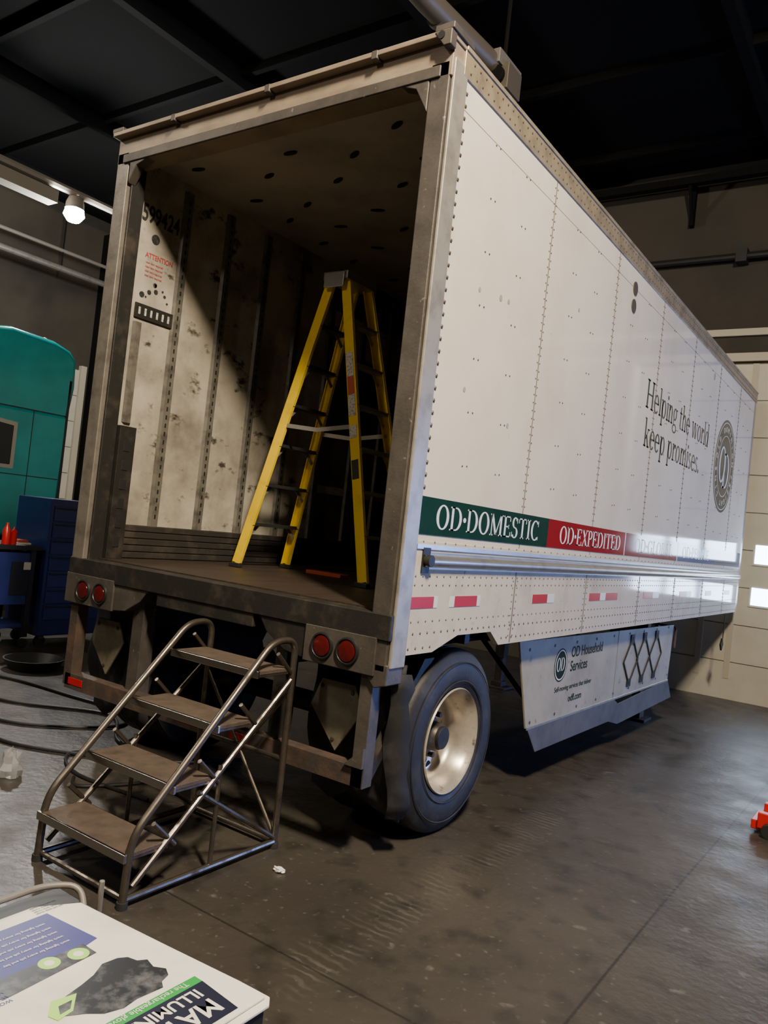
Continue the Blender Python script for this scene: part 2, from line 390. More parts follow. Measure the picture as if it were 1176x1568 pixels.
p=P('overhead_rail');p.box(-12,8.9,8.55,8.68,7.22,7.33,'beam_dark')
for x in (-8,-4,-1.2,1.8,5): p.beam((x,8.6,7.22),(x,8.9,6.75),.04,.04,'beam_dark',up=(1,0,0))
for x in (-8,-4,-1.2,1.8,5): p.box(x-.03,x+.03,8.84,8.945,6.7,7.32,'beam_dark')
p.done()
def fixture(x,y,z,L=1.2):
    e=empty('ceiling_light');p=P('housing',e,.005)
    p.box(x-.16,x+.16,y-L/2,y+L/2,z,z+.08,'fixture')
    for k in(-.09,0,.09): p.tube([(x+k,y-L/2+.04,z-.02),(x+k,y+L/2-.04,z-.02)],.016,'tube_light',8)
    p.tube([(x,y,z+.08),(x,y,ZC-.03)],.01,'beam_dark',6)
    p.done();return e
def area(name,loc,size,energy,color,target,sy=None,parent=None):
    l=bpy.data.lights.new(name,'AREA');l.energy=energy;l.color=color;l.size=size
    if sy: l.shape='RECTANGLE';l.size_y=sy
    o=bpy.data.objects.new(name,l);col.objects.link(o);o.location=loc
    o.rotation_euler=(Vector(target)-Vector(loc)).to_track_quat('-Z','Y').to_euler()
    if parent:o.parent=parent
    return o
e=fixture(3.2,-2.6,7.05);area('lamp',(3.2,-2.6,6.98),.35,1350,(1,.86,.66),(.1,.8,2.0),1.1,e)
e=fixture(-7.5,-3.5,7.05);area('lamp',(-7.5,-3.5,6.98),.35,200,(1,.9,.78),(-7.5,-3.4,0),1.1,e)
e=fixture(-1.5,-7.2,7.05);area('lamp',(-1.5,-7.2,6.98),.35,170,(1,.88,.74),(-1.5,-3.0,1),1.1,e)  # unseen ceiling light added behind the camera, fills rear face and interior
# high-bay lamp seen at upper left
e=empty('ceiling_light');p=P('housing',e)
lx,ly,lz=-8.84,3.61,5.9
p.box(lx-.12,lx+.12,ly-1.4,ly-.35,lz-.02,lz+.16,'fixture')
p.lathe((lx,ly,lz),2,[(.25,.05),(.22,.10),(.14,.13),(.04,.14),(.05,.13),(.13,.12)],'fixture',24)
p.tube([(lx,-8,lz+.28),(lx,8.5,lz+.28)],.06,'fixture',8)
p.lathe((lx,ly,lz+.0),2,[(-.16,1e-4),(-.14,.09),(-.05,.155),(.04,.13),(.09,1e-4)],'lamp_glow',20)
for y in (-5,1,5): p.tube([(lx,y,lz+.3),(lx,y,ZC-.03)],.012,'beam_dark',6)
p.done()
l=bpy.data.lights.new('lamp','POINT');l.energy=600;l.color=(.98,.96,.94);l.shadow_soft_size=.15
o=bpy.data.objects.new('lamp',l);col.objects.link(o);o.location=(lx,ly,lz-.34);o.parent=e
# unseen blue fill light added at the second door to cool the floor
area('blue_floor_fill',(7.3,YF-.14,1.8),2.3,1000,(.16,.32,1.),(1.8,2.6,.0),1.3)
# ---------------------------------------------------------------- trailer
T=empty('semi_trailer')
L_=8.6
p=P('side_panel',T)
p.prism([(.14,1.62),(L_-.08,1.62),(L_-.08,3.97),(.14,3.97)],0,-.03,0,'trailer_white')
p.prism([(.12,1.06),(.40,1.06),(.66,1.135),(1.06,1.135),(1.18,1.05),(L_-.02,1.05),(L_-.02,1.63),(.12,1.63)],0,-.032,.004,'trailer_white_low')
p.done()
p=P('nose_corner',T,.01);p.box(-.05,.006,L_-.1,L_,1.05,4.0,'aluminium');p.done()
seams=[1.34,2.60,3.86,5.08,6.3,7.5]
p=P('seams',T)
for y in seams: p.box(-.001,.0025,y-.004,y+.004,1.64,3.95,'seam')
for y in (1.33,2.58,3.93,5.15,6.4,7.6): p.box(-.001,.0065,y-.006,y+.006,1.06,1.49,'seam')
p.box(0,.0012,.14,L_-.1,3.80,3.802,'seam')
p.done()
p=P('top_rail',T,.006)
p.box(-.06,.010,.10,L_,3.95,4.09,'aluminium_rail');p.box(-.10,.018,.10,L_,4.075,4.10,'aluminium_rail');p.done()
p=P('roof',T);p.box(-2.55,-.05,.05,L_,4.05,4.09,'aluminium');p.done()
p=P('stripe',T)
for a,b,m in((.14,1.76,'green_band'),(1.76,3.41,'red_band'),(3.41,5.15,'plum_band'),(5.15,6.85,'blue_band'),(6.85,L_-.1,'grey_band')):
    p.box(0,.0035,a,b,1.665,1.855,m)
p.box(.001,.004,3.405,3.42,1.665,1.855,'letter_white');p.box(.001,.004,5.14,5.155,1.665,1.855,'letter_white')
p.done()
AX=(0,1,0);AY=(0,0,1)
serif('OD·DOMESTIC',.0045,.30,1.70,.125,1.31,'letter_white',T,'lettering_1')
serif('OD·EXPEDITED',.0045,1.97,1.70,.12,1.33,'letter_white',T,'lettering_2')
serif('OD·GLOBAL',.0045,3.70,1.705,.115,1.25,'letter_white',T,'lettering_3')
serif('OD·PEOPLE',.0045,5.35,1.705,.115,1.25,'letter_white',T,'lettering_4')
serif('Helping the world',.001,3.60,2.955,.25,2.42,'letter_green',T,'lettering_5')
serif('keep promises.',.001,3.64,2.625,.25,2.06,'letter_green',T,'lettering_6')
p=P('roundel',T);c=(0,6.95,2.86)
p.cyl(c,0,-.001,.0015,.56,'letter_green',56);p.lathe(c,0,[(.0015,.53),(.0025,.53),(.0025,.52),(.0015,.52)],'letter_white',56)
p.lathe(c,0,[(.0015,.37),(.0025,.37),(.0025,.362),(.0015,.362)],'letter_white',56);p.done()
serif('O',.003,6.95-.30,2.66,.42,.38,'letter_white',T,'monogram_1')
serif('D',.0034,6.95-.06,2.60,.42,.36,'letter_white',T,'monogram_2')
def ring_text(s,cy,cz,r,size,a0,a1,m,name,x):
    for i,ch in enumerate(s):
        a=math.radians(a0+(a1-a0)*i/(len(s)-1))
        ax=(0,math.sin(a),-math.cos(a));ay=(0,math.cos(a),math.sin(a))
        if ch!=' ': text(ch,(x,cy+r*math.cos(a),cz+r*math.sin(a)),ax,ay,size,m,T,name,1,.0,'CENTER')
ring_text('OLD DOMINION',6.95,2.86,.415,.09,170,10,'letter_white','roundel_letter',.002)
ring_text('FREIGHT LINE',6.95,2.86,.415,.09,-10,-170,'letter_white','roundel_letter',.002)
p=P('rivets',T)
def riv(y,z,m='rivet',r=.0065,x=.0,h=.004):
    vs=[(x,y+r*math.cos(k*1.0472),z+r*math.sin(k*1.0472)) for k in range(6)]+[(x+h,y+.5*r*math.cos(k*1.0472),z+.5*r*math.sin(k*1.0472)) for k in range(6)]
    p.add(vs,[(k,(k+1)%6,(k+1)%6+6,k+6) for k in range(6)]+[(6,7,8,9,10,11)],m)
for y in seams:
    z=1.9
    while z<3.94:
        riv(y-.018,z,'rivet',.006);riv(y+.018,z,'rivet',.006);z+=.05
z=1.9
while z<3.94: riv(.157,z,'rivet',.013,h=.006);z+=.062
ys_=[.14]+seams+[8.5]
for a,b in zip(ys_[:-1],ys_[1:]):
    for k in (.33,.66):
        y=a+(b-a)*k
        for i in range(7):
            z=2.05+i*.29
            riv(y-.02,z,'rivet',.007);riv(y+.03,z+.005,'rivet',.007)
y=.16
while y<8.5:
    riv(y,3.985,'rivet',.007,.011);riv(y+.03,4.045,'rivet',.007,.011);y+=.065
y=.16
while y<8.5:
    for z in(1.455,1.41): riv(y,z,'rivet',.0065,.004)
    if not .42<y<1.2:
        riv(y,1.09,'rivet',.0075,.004)
    riv(y+.03,1.165,'rivet',.0075,.004);riv(y,1.225,'rivet',.006,.004)
    y+=.07
for y in (1.33,2.58,3.93,5.15,6.4,7.6):
    for i in range(9):
        riv(y-.03,1.10+i*.042,'rivet',.006,.004);riv(y+.03,1.10+i*.042,'rivet',.006,.004)
y=.2
while y<8.5: riv(y,1.63,'rivet',.006,.004);y+=.11
p.done()
p=P('vent_caps',T)
for z in (3.80,3.66): p.cyl((0,3.02,z),0,-.001,.006,.055,'rivet',20)
for y,z,r in((.5,3.0,.014),(1.0,2.35,.016),(.45,2.45,.014),(1.9,3.3,.014),(6.0,3.75,.04),(.75,3.03,.018),(.85,3.04,.014)): p.cyl((0,y,z),0,-.001,.002,r,'rivet_light',14)
p.done()
p=P('rub_rail',T)
pr=[]
for k in range(9):
    a=-math.pi/2+math.pi*k/8;pr.append((.004+.035*math.cos(a),1.532+.033*math.sin(a)))
pr=[(.0,1.49)]+[(.006,1.49)]+pr+[(.006,1.578),(.0,1.578)]
n=len(pr);y0,y1=.22,8.5
p.add([(x,y0,z) for x,z in pr]+[(x,y1,z) for x,z in pr],[tuple(range(n)),tuple(range(2*n-1,n-1,-1))]+[(i,(i+1)%n,(i+1)%n+n,i+n) for i in range(n)],'aluminium')
p.box(0,.012,.20,.27,1.47,1.60,'black_steel');p.box(0,.01,.14,8.5,1.592,1.615,'aluminium')
p.cyl((.0,.235,1.535),0,.01,.045,.03,'black_steel',14)
p.done()
p=P('reflective_tape',T)
for a,b,m in((.14,.36,'tape_red'),(.36,.40,'tape_white'),(.53,.58,'tape_white'),(.58,.84,'tape_red'),(.84,.88,'tape_white'),(1.62,1.86,'tape_red'),(1.86,1.98,'tape_white'),(2.68,2.92,'tape_red'),(2.92,3.05,'tape_white'),(3.05,3.35,'tape_red'),(4.1,4.4,'tape_red'),(4.4,4.6,'tape_white'),(5.4,5.7,'tape_red'),(5.7,5.9,'tape_white'),(6.6,6.9,'tape_red'),(7.7,8.0,'tape_red')):
    p.box(.004,.0065,a,b,1.292,1.350,m)
p.done()
# rear frame
p=P('rear_post_right',T,.008)
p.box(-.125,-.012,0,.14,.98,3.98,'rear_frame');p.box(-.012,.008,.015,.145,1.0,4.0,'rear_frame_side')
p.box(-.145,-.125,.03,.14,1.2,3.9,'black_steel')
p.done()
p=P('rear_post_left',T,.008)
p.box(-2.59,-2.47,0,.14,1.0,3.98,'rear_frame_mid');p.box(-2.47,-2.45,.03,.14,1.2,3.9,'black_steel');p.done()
p=P('header',T,.008)
p.box(-2.59,0,0,.14,3.90,4.075,'header_steel');p.box(-2.60,.008,-.05,.14,4.075,4.105,'header_steel')
p.box(-2.52,-.06,-.012,.0,3.90,3.96,'rear_frame')
p.prism([(-.125,3.905),(-.30,3.905),(-.20,3.87),(-.125,3.74)],1,-.004,.06,'rear_frame')
p.prism([(-2.45,3.905),(-2.25,3.905),(-2.38,3.87),(-2.45,3.76)],1,-.004,.06,'rear_frame')
p.prism([(-.09,4.10),(.012,4.10),(.012,4.02),(-.03,4.02)],1,-.055,-.002,'rear_frame')
p.box(-.09,.02,-.05,.16,4.10,4.135,'rear_frame');p.box(-2.61,-2.5,-.05,.16,4.10,4.13,'rear_frame')
for x in (-2.0,-1.2,-.45): p.box(x-.02,x+.02,-.053,-.0,4.06,4.107,'rear_frame')
p.done()
p=P('corner_hole',T);p.cyl((-.045,-.056,4.075),1,-.004,.0,.02,'dark_hole',12);p.done()
p=P('sill',T,.006)
p.box(-2.59,.0,-.01,.16,1.135,1.262,'black_steel')
p.box(-2.60,-2.1,-.012,.1,.965,1.16,'rear_frame');p.box(-.52,-.07,-.012,.1,.955,1.145,'rear_frame')
p.prism([(-2.12,1.14),(-2.12,.97),(-1.98,.985),(-1.85,1.06),(-1.78,1.14)],1,0,.08,'rear_frame')
p.prism([(-.50,1.14),(-.50,.96),(-.66,.98),(-.80,1.06),(-.86,1.14)],1,0,.08,'black_steel')
p.prism([(-.125,1.02),(-.0,1.02),(-.0,.92),(-.07,.90),(-.125,.96)],1,.0,.14,'rear_frame')
p.box(-1.7,-.9,.0,.05,1.06,1.14,'black_steel')
p.done()
for i,x in enumerate((-2.40,-2.225,-.395,-.235)):
    p=P('tail_light_%d'%(i+1),T);c=(x,-.013,1.06 if i<2 else 1.05)
    p.lathe(c,1,[(0,.070),(-.012,.068),(-.014,.060),(-.004,.055)],'black_plastic',28)
    p.lathe(c,1,[(-.004,.055),(-.012,.051),(-.017,.03),(-.018,1e-4)],'lens_red',28);p.done()
p=P('underride_guard',T,.006)
p.box(-2.54,-.09,.02,.10,.40,.50,'rust_steel')
p.box(-2.56,-2.48,.02,.10,.42,1.0,'rust_steel');p.box(-.16,-.085,.02,.10,.40,.98,'rear_frame')
p.box(-1.97,-1.87,.06,.16,.44,1.14,'rear_frame');p.box(-.76,-.68,.06,.16,.44,1.14,'black_steel')
p.prism([(.1,.42),(.1,.5),(.5,1.0),(.6,1.0)],0,-.14,-.09,'black_steel')
p.prism([(-.20,.5),(-.085,.5),(-.085,.6)],1,.0,.02,'rear_frame')
for a,b,m in((-2.5,-2.35,'tape_red'),(-1.45,-1.25,'tape_red'),(-1.0,-.85,'tape_red')):
    p.box(a,b,.017,.021,.43,.475,m)
p.done()
def flap(x0,x1,name):
    p=P(name,T);n=12;vs=[];
    for i in range(n+1):
        z=1.0-(.76)*i/n
        for j in range(5):
            x=x0+(x1-x0)*j/4
            y=.30+.03*math.sin(i*.7+j)+.06*(i/n)**2-.06
            vs.append((x,y,z-(.05*math.sin(j*2.1) if i==n else 0)))
    fs=[(i*5+j,i*5+j+1,(i+1)*5+j+1,(i+1)*5+j) for i in range(n) for j in range(4)]
    p.add(vs,fs,'rubber');o=p.done();s=o.modifiers.new('s','SOLIDIFY');s.thickness=.012
flap(-.62,-.02,'mud_flap_right');flap(-2.60,-1.97,'mud_flap_left')
p=P('corner_flap',T);vs=[];n=10
for i in range(n+1):
    z=.96-.74*i/n;w=.075+.02*math.sin(i*1.7)
    vs+=[(-.07+.02*math.sin(i*.9),.12+.010*i,z),(.008+.012*math.sin(i*2.3),.14+.010*i+w,z)]
p.add(vs,[(2*i,2*i+1,2*i+3,2*i+2) for i in range(n)],'rubber');o=p.done();s=o.modifiers.new('s','SOLIDIFY');s.thickness=.01
p=P('hex_plates',T,.004)
for cx,cz in((-.40,.70),(-2.34,.72)):
    p.prism([(cx-.17,cz),(cx-.11,cz+.15),(cx+.11,cz+.15),(cx+.17,cz+.02),(cx+.02,cz-.21)],1,.165,.18,'diamond_plate')
    for dx,dz in((-.10,.11),(.10,.11),(.0,-.15)): p.cyl((cx+dx,.165,cz+dz),1,-.008,0,.012,'rust_steel',8)
p.done()
p=P('chassis',T,.004)
for x in(-1.92,-.72): p.box(x-.05,x+.05,.15,7.9,.90,1.14,'black_steel')
y=.3
while y<8.5: p.box(-2.5,-.06,y-.03,y+.03,1.06,1.16,'black_steel');y+=.3
p.cyl((0,.82,.52),0,-2.5,-.1,.065,'black_steel')
for x in(-1.92,-.72):
    p.prism([(.45,.92),(1.25,.92),(1.05,.58),(.65,.58)],0,x-.06,x+.06,'black_steel')
    p.cyl((x,1.05,.6),1,-.1,.25,.09,'black_steel')
p.cyl((-1.3,1.6,.78),0,-.7,.4,.13,'black_steel')
p.done()
def tyre(xo,sgn,name,rim=True):
    p=P(name,T);c=(xo,.82,.518);s_=sgn
    pr=[(-.03,.292),(-.012,.31),(.0,.36),(.0,.42),(-.012,.465),(-.022,.482),(-.028,.500),(-.045,.514)]
    x=-.06
    for k in range(4):
        pr+=[(x,.518),(x-.030,.518),(x-.033,.505),(x-.042,.505)];x-=.045
    pr+=[(x,.518),(-.25,.500),(-.262,.47),(-.27,.42),(-.268,.36),(-.25,.30),(-.24,.292)]
    p.lathe(c,0,[(t*s_,r) for t,r in pr],'tire',80)
    for rr in(.34,.445): p.lathe(c,0,[(.002*s_,rr+.004),(.005*s_,rr),(.002*s_,rr-.004)],'tire',80)
    p.done(50)
    if rim:
        p=P(name+'_rim',T)
        pr=[(-.03,.292),(-.012,.300),(-.004,.294),(-.014,.284),(-.03,.276),(-.045,.262),(-.13,.250),(-.165,.235),(-.185,.205),(-.188,.10)]
        p.lathe(c,0,[(t*s_,r) for t,r in pr],'rim',72)
        p.lathe(c,0,[(t*s_,r) for t,r in [(-.188,.115),(-.17,.112),(-.165,.085),(-.10,.08),(-.085,.07),(-.08,1e-4)]],'hub',32)
        for k in range(10):
            a=k*math.pi/5+.15;p.cyl((xo,c[1]+.143*math.cos(a),c[2]+.143*math.sin(a)),0,-.19*s_,-.155*s_,.016,'hub',6)
        for k in range(5):
            a=k*2*math.pi/5;p.cyl((xo,c[1]+.20*math.cos(a),c[2]+.20*math.sin(a)),0,-.188*s_,-.1835*s_,.024,'dark_hole',14)
        p.done(40)
tyre(-.035,1,'tire_1');tyre(-.36,1,'tire_2',False);tyre(-2.555,-1,'tire_3');tyre(-2.23,-1,'tire_4',False)
p=P('side_skirt',T,.003)
p.prism([(1.72,1.02),(5.72,.97),(5.66,.37),(3.85,.38),(1.97,.40)],0,-.11,-.095,'skirt')
p.done()
p=P('skirt_flap',T,.003)
p.prism([(1.97,.41),(3.85,.39),(3.98,.33),(5.66,.38),(5.86,.17),(4.02,.14),(3.75,.20),(2.16,.21)],0,-.10,-.09,'skirt_flap')
p.beam((-.092,1.97,.40),(-.092,5.66,.375),.006,.02,'aluminium')
for y in(2.3,3.2,4.2,5.2): p.beam((-.12,y,.4),(-.7,y,.95),.03,.03,'black_steel')
p.box(-.097,-.092,3.82,3.83,.39,1.0,'seam')
for y in [1.9+.45*k for k in range(9)]:
    p.cyl((-.095,y,.955),0,0,.005,.012,'rivet',8);p.cyl((-.095,y+.12,.44),0,0,.005,.012,'rivet',8)
p.done()
p=P('placard_holders',T)
for yy in(4.23,4.63,5.05):
    zc=.70;r=.215;q=[(yy-r,zc),(yy,zc+r),(yy+r,zc),(yy,zc-r)]
    for i in range(4):
        a=q[i];b=q[(i+1)%4];p.beam((-.085,a[0],a[1]),(-.085,b[0],b[1]),.014,.010,'black_steel',up=(1,0,0))
    p.box(-.093,-.082,yy-.05,yy+.05,zc+.16,zc+.24,'black_steel');p.box(-.093,-.082,yy-.05,yy+.05,zc-.24,zc-.17,'black_steel')
p.done()
p=P('skirt_roundel',T);c=(-.095,2.5,.80);p.cyl(c,0,0,.002,.125,'letter_green',32);p.lathe(c,0,[(.002,.115),(.003,.11),(.002,.105)],'letter_white',32);p.done()
serif('OD',-.0925,2.42,.755,.10,.16,'letter_white',T,'skirt_monogram')
text('OD Household',(-.094,2.70,.845),AX,AY,.115,'letter_green',T,'skirt_lettering_1',1,.001)
text('Services',(-.094,2.70,.735),AX,AY,.115,'letter_green',T,'skirt_lettering_2',1,.001)
text('Self-moving services that deliver',(-.094,2.42,.60),AX,AY,.055,'letter_green',T,'skirt_lettering_3',1.1,0)
text('odfl.com',(-.094,2.72,.50),AX,AY,.075,'letter_green',T,'skirt_lettering_4',1.1,.001)
zf=fz(5.75)
p=P('landing_gear',T,.004)
for x in(-.42,-2.1):
    p.box(x-.06,x+.06,5.69,5.81,.25,1.1,'black_steel');p.box(x-.045,x+.045,5.70,5.80,zf+.05,.4,'rust_steel')
    p.box(x-.14,x+.14,5.61,5.89,zf+.002,zf+.03,'rust_steel');p.box(x-.07,x+.07,5.67,5.83,zf+.03,zf+.09,'rust_steel')
    p.beam((x,5.75,.5),(x,6.6,1.1),.05,.04,'black_steel',up=(1,0,0))
p.box(-2.1,-.42,5.73,5.77,.55,.60,'black_steel');p.box(-2.1,-.42,5.73,5.77,.9,.96,'black_steel')
p.tube([(-.36,5.75,.95),(-.1,5.75,.95),(-.08,5.75,.93),(-.08,5.75,.72)],.012,'rust_steel')
p.done()
p=P('gladhand_hanger',T);p.tube([(.0,7.9,1.05),(.0,7.9,.72)],.006,'black_steel',6);p.prism([(7.82,.64),(7.9,.72),(7.98,.64),(7.9,.56)],0,-.02,.0,'black_steel');p.done()
# interior
p=P('deck',T)
n=8;w=(2.5-.07)/n
for i in range(n): p.box(-2.5+i*w+.002,-2.5+(i+1)*w-.002,.10,8.5,1.20,1.27,'wood_floor')
p.box(-2.5,-.07,.1,8.5,1.18,1.262,'black_steel')
p.done()
p=P('left_wall',T)
p.box(-2.59,-2.53,.14,L_,1.06,4.06,'trailer_white_low')
p.box(-2.53,-2.505,.14,2.35,1.27,4.0,'inner_wall');p.box(-2.53,-2.505,2.35,8.5,1.27,4.0,'inner_wall_grey')
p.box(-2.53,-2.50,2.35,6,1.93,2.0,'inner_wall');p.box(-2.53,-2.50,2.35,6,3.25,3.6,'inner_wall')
p.done()
p=P('nose_wall',T);p.box(-2.53,-.05,8.45,8.6,1.06,4.06,'inner_wall');p.done()
p=P('right_inner_wall',T);p.box(-.06,-.034,.14,8.5,1.20,4.05,'inner_wall');p.done()
p=P('inner_ceiling',T);p.box(-2.53,-.06,.14,8.5,3.99,4.04,'inner_ceiling')
random.seed(21)
for i in range(18):
    for j,x in enumerate((-2.25,-1.85,-1.45,-1.05,-.65,-.28)):
        y=.42+i*.46+(.23 if j%2 else 0)+random.uniform(-.05,.05)
        a=random.uniform(-.5,.5);x+=random.uniform(-.06,.06)
        pts=[]
        for k in range(12):
            t=k*math.pi/6;u,v=.02*math.cos(t),.055*math.sin(t);pts.append((x+v*math.cos(a)-u*math.sin(a),y+v*math.sin(a)+u*math.cos(a)))
        p.prism(pts,2,3.982,3.991,'dark_hole')
p.done()
p=P('logistics_posts',T)
posts=[.56,.98,1.40,1.84,2.3,2.8,3.24,3.7,4.3,4.9,5.5,6.1,6.7,7.3,7.9]
for y in posts:
    p.prism([(-2.505,y-.045),(-2.485,y-.03),(-2.485,y+.03),(-2.505,y+.045)],2,1.50,3.93,'inner_post')
    z=1.56
    while z<3.9:
        p.box(-2.487,-2.483,y-.006,y+.006,z,z+.03,'dark_hole')
        z+=.06
p.prism([(-2.505,.20),(-2.485,.215),(-2.485,.26),(-2.505,.275)],2,2.2,2.9,'inner_post')
p.done()
p=P('scuff_liner',T,.003)
for k in range(5): p.box(-2.505,-2.478,.25,8.4,1.275+k*.047,1.312+k*.047,'scuff_band')
p.box(-2.505,-2.485,.22,8.4,1.27,1.505,'scuff_band')
p.done()
p=P('door_guard',T,.004);p.box(-2.50,-2.42,.14,.27,1.27,2.17,'black_steel')
for k in range(6): p.box(-2.421,-2.416,.18,.23,1.35+k*.13,1.42+k*.13,'dark_hole')
p.done()
p=P('e_track',T);p.box(-2.505,-2.49,.20,.52,2.93,3.03,'black_steel')
for k in range(6): p.box(-2.491,-2.487,.225+k*.05,.24+k*.05,2.955,3.005,'label')
p.done()
text('599424',(-2.503,.175,3.60),AX,AY,.165,'letter_black',T,'unit_number',.66,.003)
text('ATTENTION',(-2.503,.24,3.36),AX,AY,.05,'letter_red',T,'warning_label_1',.85,.001)
for k in range(4): text('load bars required',(-2.503,.25,3.32-k*.03),AX,AY,.022,'letter_red',T,'warning_label_2',.9,0)
p=P('wall_marks',T)
p.cyl((-2.505,.31,3.50),0,0,.003,.035,'letter_black',14)
for k in range(9):p.cyl((-2.505,.2+random.random()*.3,3.08+random.random()*.16),0,0,.002,.008+.015*random.random(),'letter_black',8)
p.done()
p=P('load_bar',T);p.tube([(-2.49,3.6,3.62),(-.07,3.5,3.6)],.02,'black_steel',8);p.done()
p=P('dunnage_board',T,.004);p.box(-1.75,-1.42,1.42,1.52,1.272,1.30,'label_red');p.done()
# ---------------------------------------------------------------- step ladder
S=empty('step_ladder')
zt=3.42;zb=1.272
def lad(a,b,t): return tuple(a[i]+(b[i]-a[i])*t for i in range(3))
for side,(xf,xt) in enumerate(((-2.09,-1.57),(-.93,-1.45))):
    nf=(xf,1.02,zb+.03);nt_=(xt,1.14,zt);ff=(xf,1.58,zb+.03);ft=(xt,1.42,zt)
    p=P('rails_%d'%(side+1),S,.003)
    for a,b in((nf,nt_),(ff,ft)):
        s_=1 if a is nf else -1
        p.beam(a,b,.078,.006,'ladder_yellow',up=(0,1,0))
        d=.036
        o1=(a[0]-d,a[1]+s_*.012,a[2]);o2=(b[0]-d,b[1]+s_*.012,b[2]);p.beam(o1,o2,.007,.026,'ladder_yellow',up=(0,1,0))
        o1=(a[0]+d,a[1]+s_*.012,a[2]);o2=(b[0]+d,b[1]+s_*.012,b[2]);p.beam(o1,o2,.007,.026,'ladder_yellow',up=(0,1,0))
        p.box(a[0]-.05,a[0]+.05,a[1]-.022,a[1]+.022,zb,zb+.03,'ladder_black')
    p.done()
    p=P('steps_%d'%(side+1),S,.002)
    for k in range(1,7):
        t=k/7.15;a=lad(nf,nt_,t);b=lad(ff,ft,t)
        p.box(a[0]-.038,a[0]+.038,a[1],b[1],a[2]-.012,a[2]+.012,'ladder_step' if side else 'ladder_black')
        for q,s_ in((a,1),(b,-1)):
            p.beam((q[0],q[1]+s_*.01,q[2]-.09),(q[0],q[1]+s_*.10,q[2]-.005),.03,.004,'ladder_step',up=(1,0,0))
    p.done()
p=P('top_cap',S,.01);p.box(-1.62,-1.40,1.10,1.46,zt-.03,zt+.03,'ladder_step')
p.box(-1.60,-1.42,1.085,1.10,zt-.09,zt+.02,'ladder_step');p.done()
p=P('spreaders',S)
for y in(1.085,1.50):
    zz=2.34;p.beam((-1.83,y,zz),(-1.51,y,zz-.03),.005,.03,'ladder_step');p.beam((-1.51,y,zz-.03),(-1.19,y,zz),.005,.03,'ladder_step')
p.done()
p=P('stickers',S)
nf=(-.93,1.02,zb);nt_=(-1.45,1.14,zt)
for t0,t1,m in((.53,.60,'label'),(.60,.66,'label_red'),(.66,.74,'label'),(.33,.39,'ladder_black'),(.46,.50,'label')):
    a=lad(nf,nt_,t0);b=lad(nf,nt_,t1)
    p.beam((a[0],a[1]-.005,a[2]),(b[0],b[1]-.005,b[2]),.055,.003,m,up=(0,1,0))
p.done()
# ---------------------------------------------------------------- rolling stairs
R=empty('rolling_stairs')
XA,XB=-1.14,-.53;yf=-.97;yb=-.06
def bez(pts,n=6):
    out=[pts[0]]
    for i in range(1,len(pts)-1):
        a,b,c=map(Vector,(pts[i-1],pts[i],pts[i+1]))
        r=min(.09,(b-a).length*.45,(c-b).length*.45);p0=b+(a-b).normalized()*r;p1=b+(c-b).normalized()*r
        for k in range(n+1):
            t=k/n;out.append(tuple(p0*(1-t)**2+b*2*t*(1-t)+p1*t*t))
    out.append(pts[-1]);return out
for i,x in enumerate((XA,XB)):
    p=P('side_frame_%d'%(i+1),R)
    p.tube(bez([(x,yf-.01,.0),(x,yf,.29),(x,-.23,1.06),(x,yb,1.06),(x,yb,.0)]),.0175,'stair_steel',12)
    p.tube([(x,yf+.0,.035),(x,yb,.035)],.015,'stair_steel',10)
    p.tube([(x,yf+.03,.08),(x,yb,.86)],.014,'stair_steel',10)
    for k in range(4):
        y0=-.86+.225*k;z0=.30+.225*k
        p.tube([(x,y0,z0+.02),(x,y0+.13,z0-.10)],.011,'stair_steel',8)
    p.tube([(x,-.62,.40),(x,yb,.05)],.012,'stair_steel',8)
    p.tube([(x,-.50,.50),(x,-.50,.035)],.011,'stair_steel',8)
    for y in (yf-.01,yb): p.cyl((x,y,.0),2,.0,.03,.024,'rubber',12)
    p.done()
p=P('cross_bars',R)
for y,z in((yf,.035),(yb,.035),(yb,.45),(-.3,.62),(-.52,.42)): p.tube([(XA,y,z),(XB,y,z)],.013,'stair_steel',10)
p.tube([(XA,yb,.05),(XB,yb,.80)],.010,'stair_steel',8);p.tube([(XB,yb,.05),(XA,yb,.80)],.010,'stair_steel',8)
p.done()
p=P('treads',R,.004)
for k,(y,z) in enumerate(((-1.0,.225),(-.775,.46),(-.55,.69),(-.325,.92))):
    p.box(XA,XB,y+.01,y+.235,z-.022,z,'stair_tread')
    p.box(XA-.01,XB+.01,y-.004,y+.012,z-.035,z+.003,'chrome');p.box(XA,XB,y+.225,y+.235,z-.035,z,'stair_steel')
    for x in(XA+.006,XB-.006): p.box(x-.004,x+.004,y,y+.23,z-.035,z,'stair_steel')
p.done()
# ---------------------------------------------------------------- truck at left
K=empty('semi_truck')
X0,X1=-10.75,-8.3
p=P('sleeper_body',K,.05)
p.prism([(-.4,1.0),(3.52,1.0),(3.58,2.78),(.6,2.78),(.15,2.55),(-.35,1.9)],0,X0,X1,'truck_teal');p.done()
p=P('roof_fairing',K,.09)
p.prism([(.62,2.70),(3.58,2.70),(3.64,3.2),(3.62,3.60),(3.50,3.74),(3.25,3.82),(2.6,3.86),(1.7,3.70),(1.0,3.3)],0,X0+.0,X1-.0,'truck_teal');p.done()
p=P('windows',K,.02)
p.prism([(2.15,1.98),(2.76,1.98),(2.76,2.52),(2.15,2.58)],0,X1-.01,X1+.012,'glass_dark')
p.prism([(.4,1.95),(1.5,1.95),(1.5,2.6),(.8,2.6)],0,X1-.01,X1+.012,'glass_dark')
p.prism([(X0+.2,2.0),(X1-.2,2.0),(X1-.25,2.6),(X0+.25,2.6)],1,-.12,.3,'glass_dark')
p.done()
p=P('trim',K)
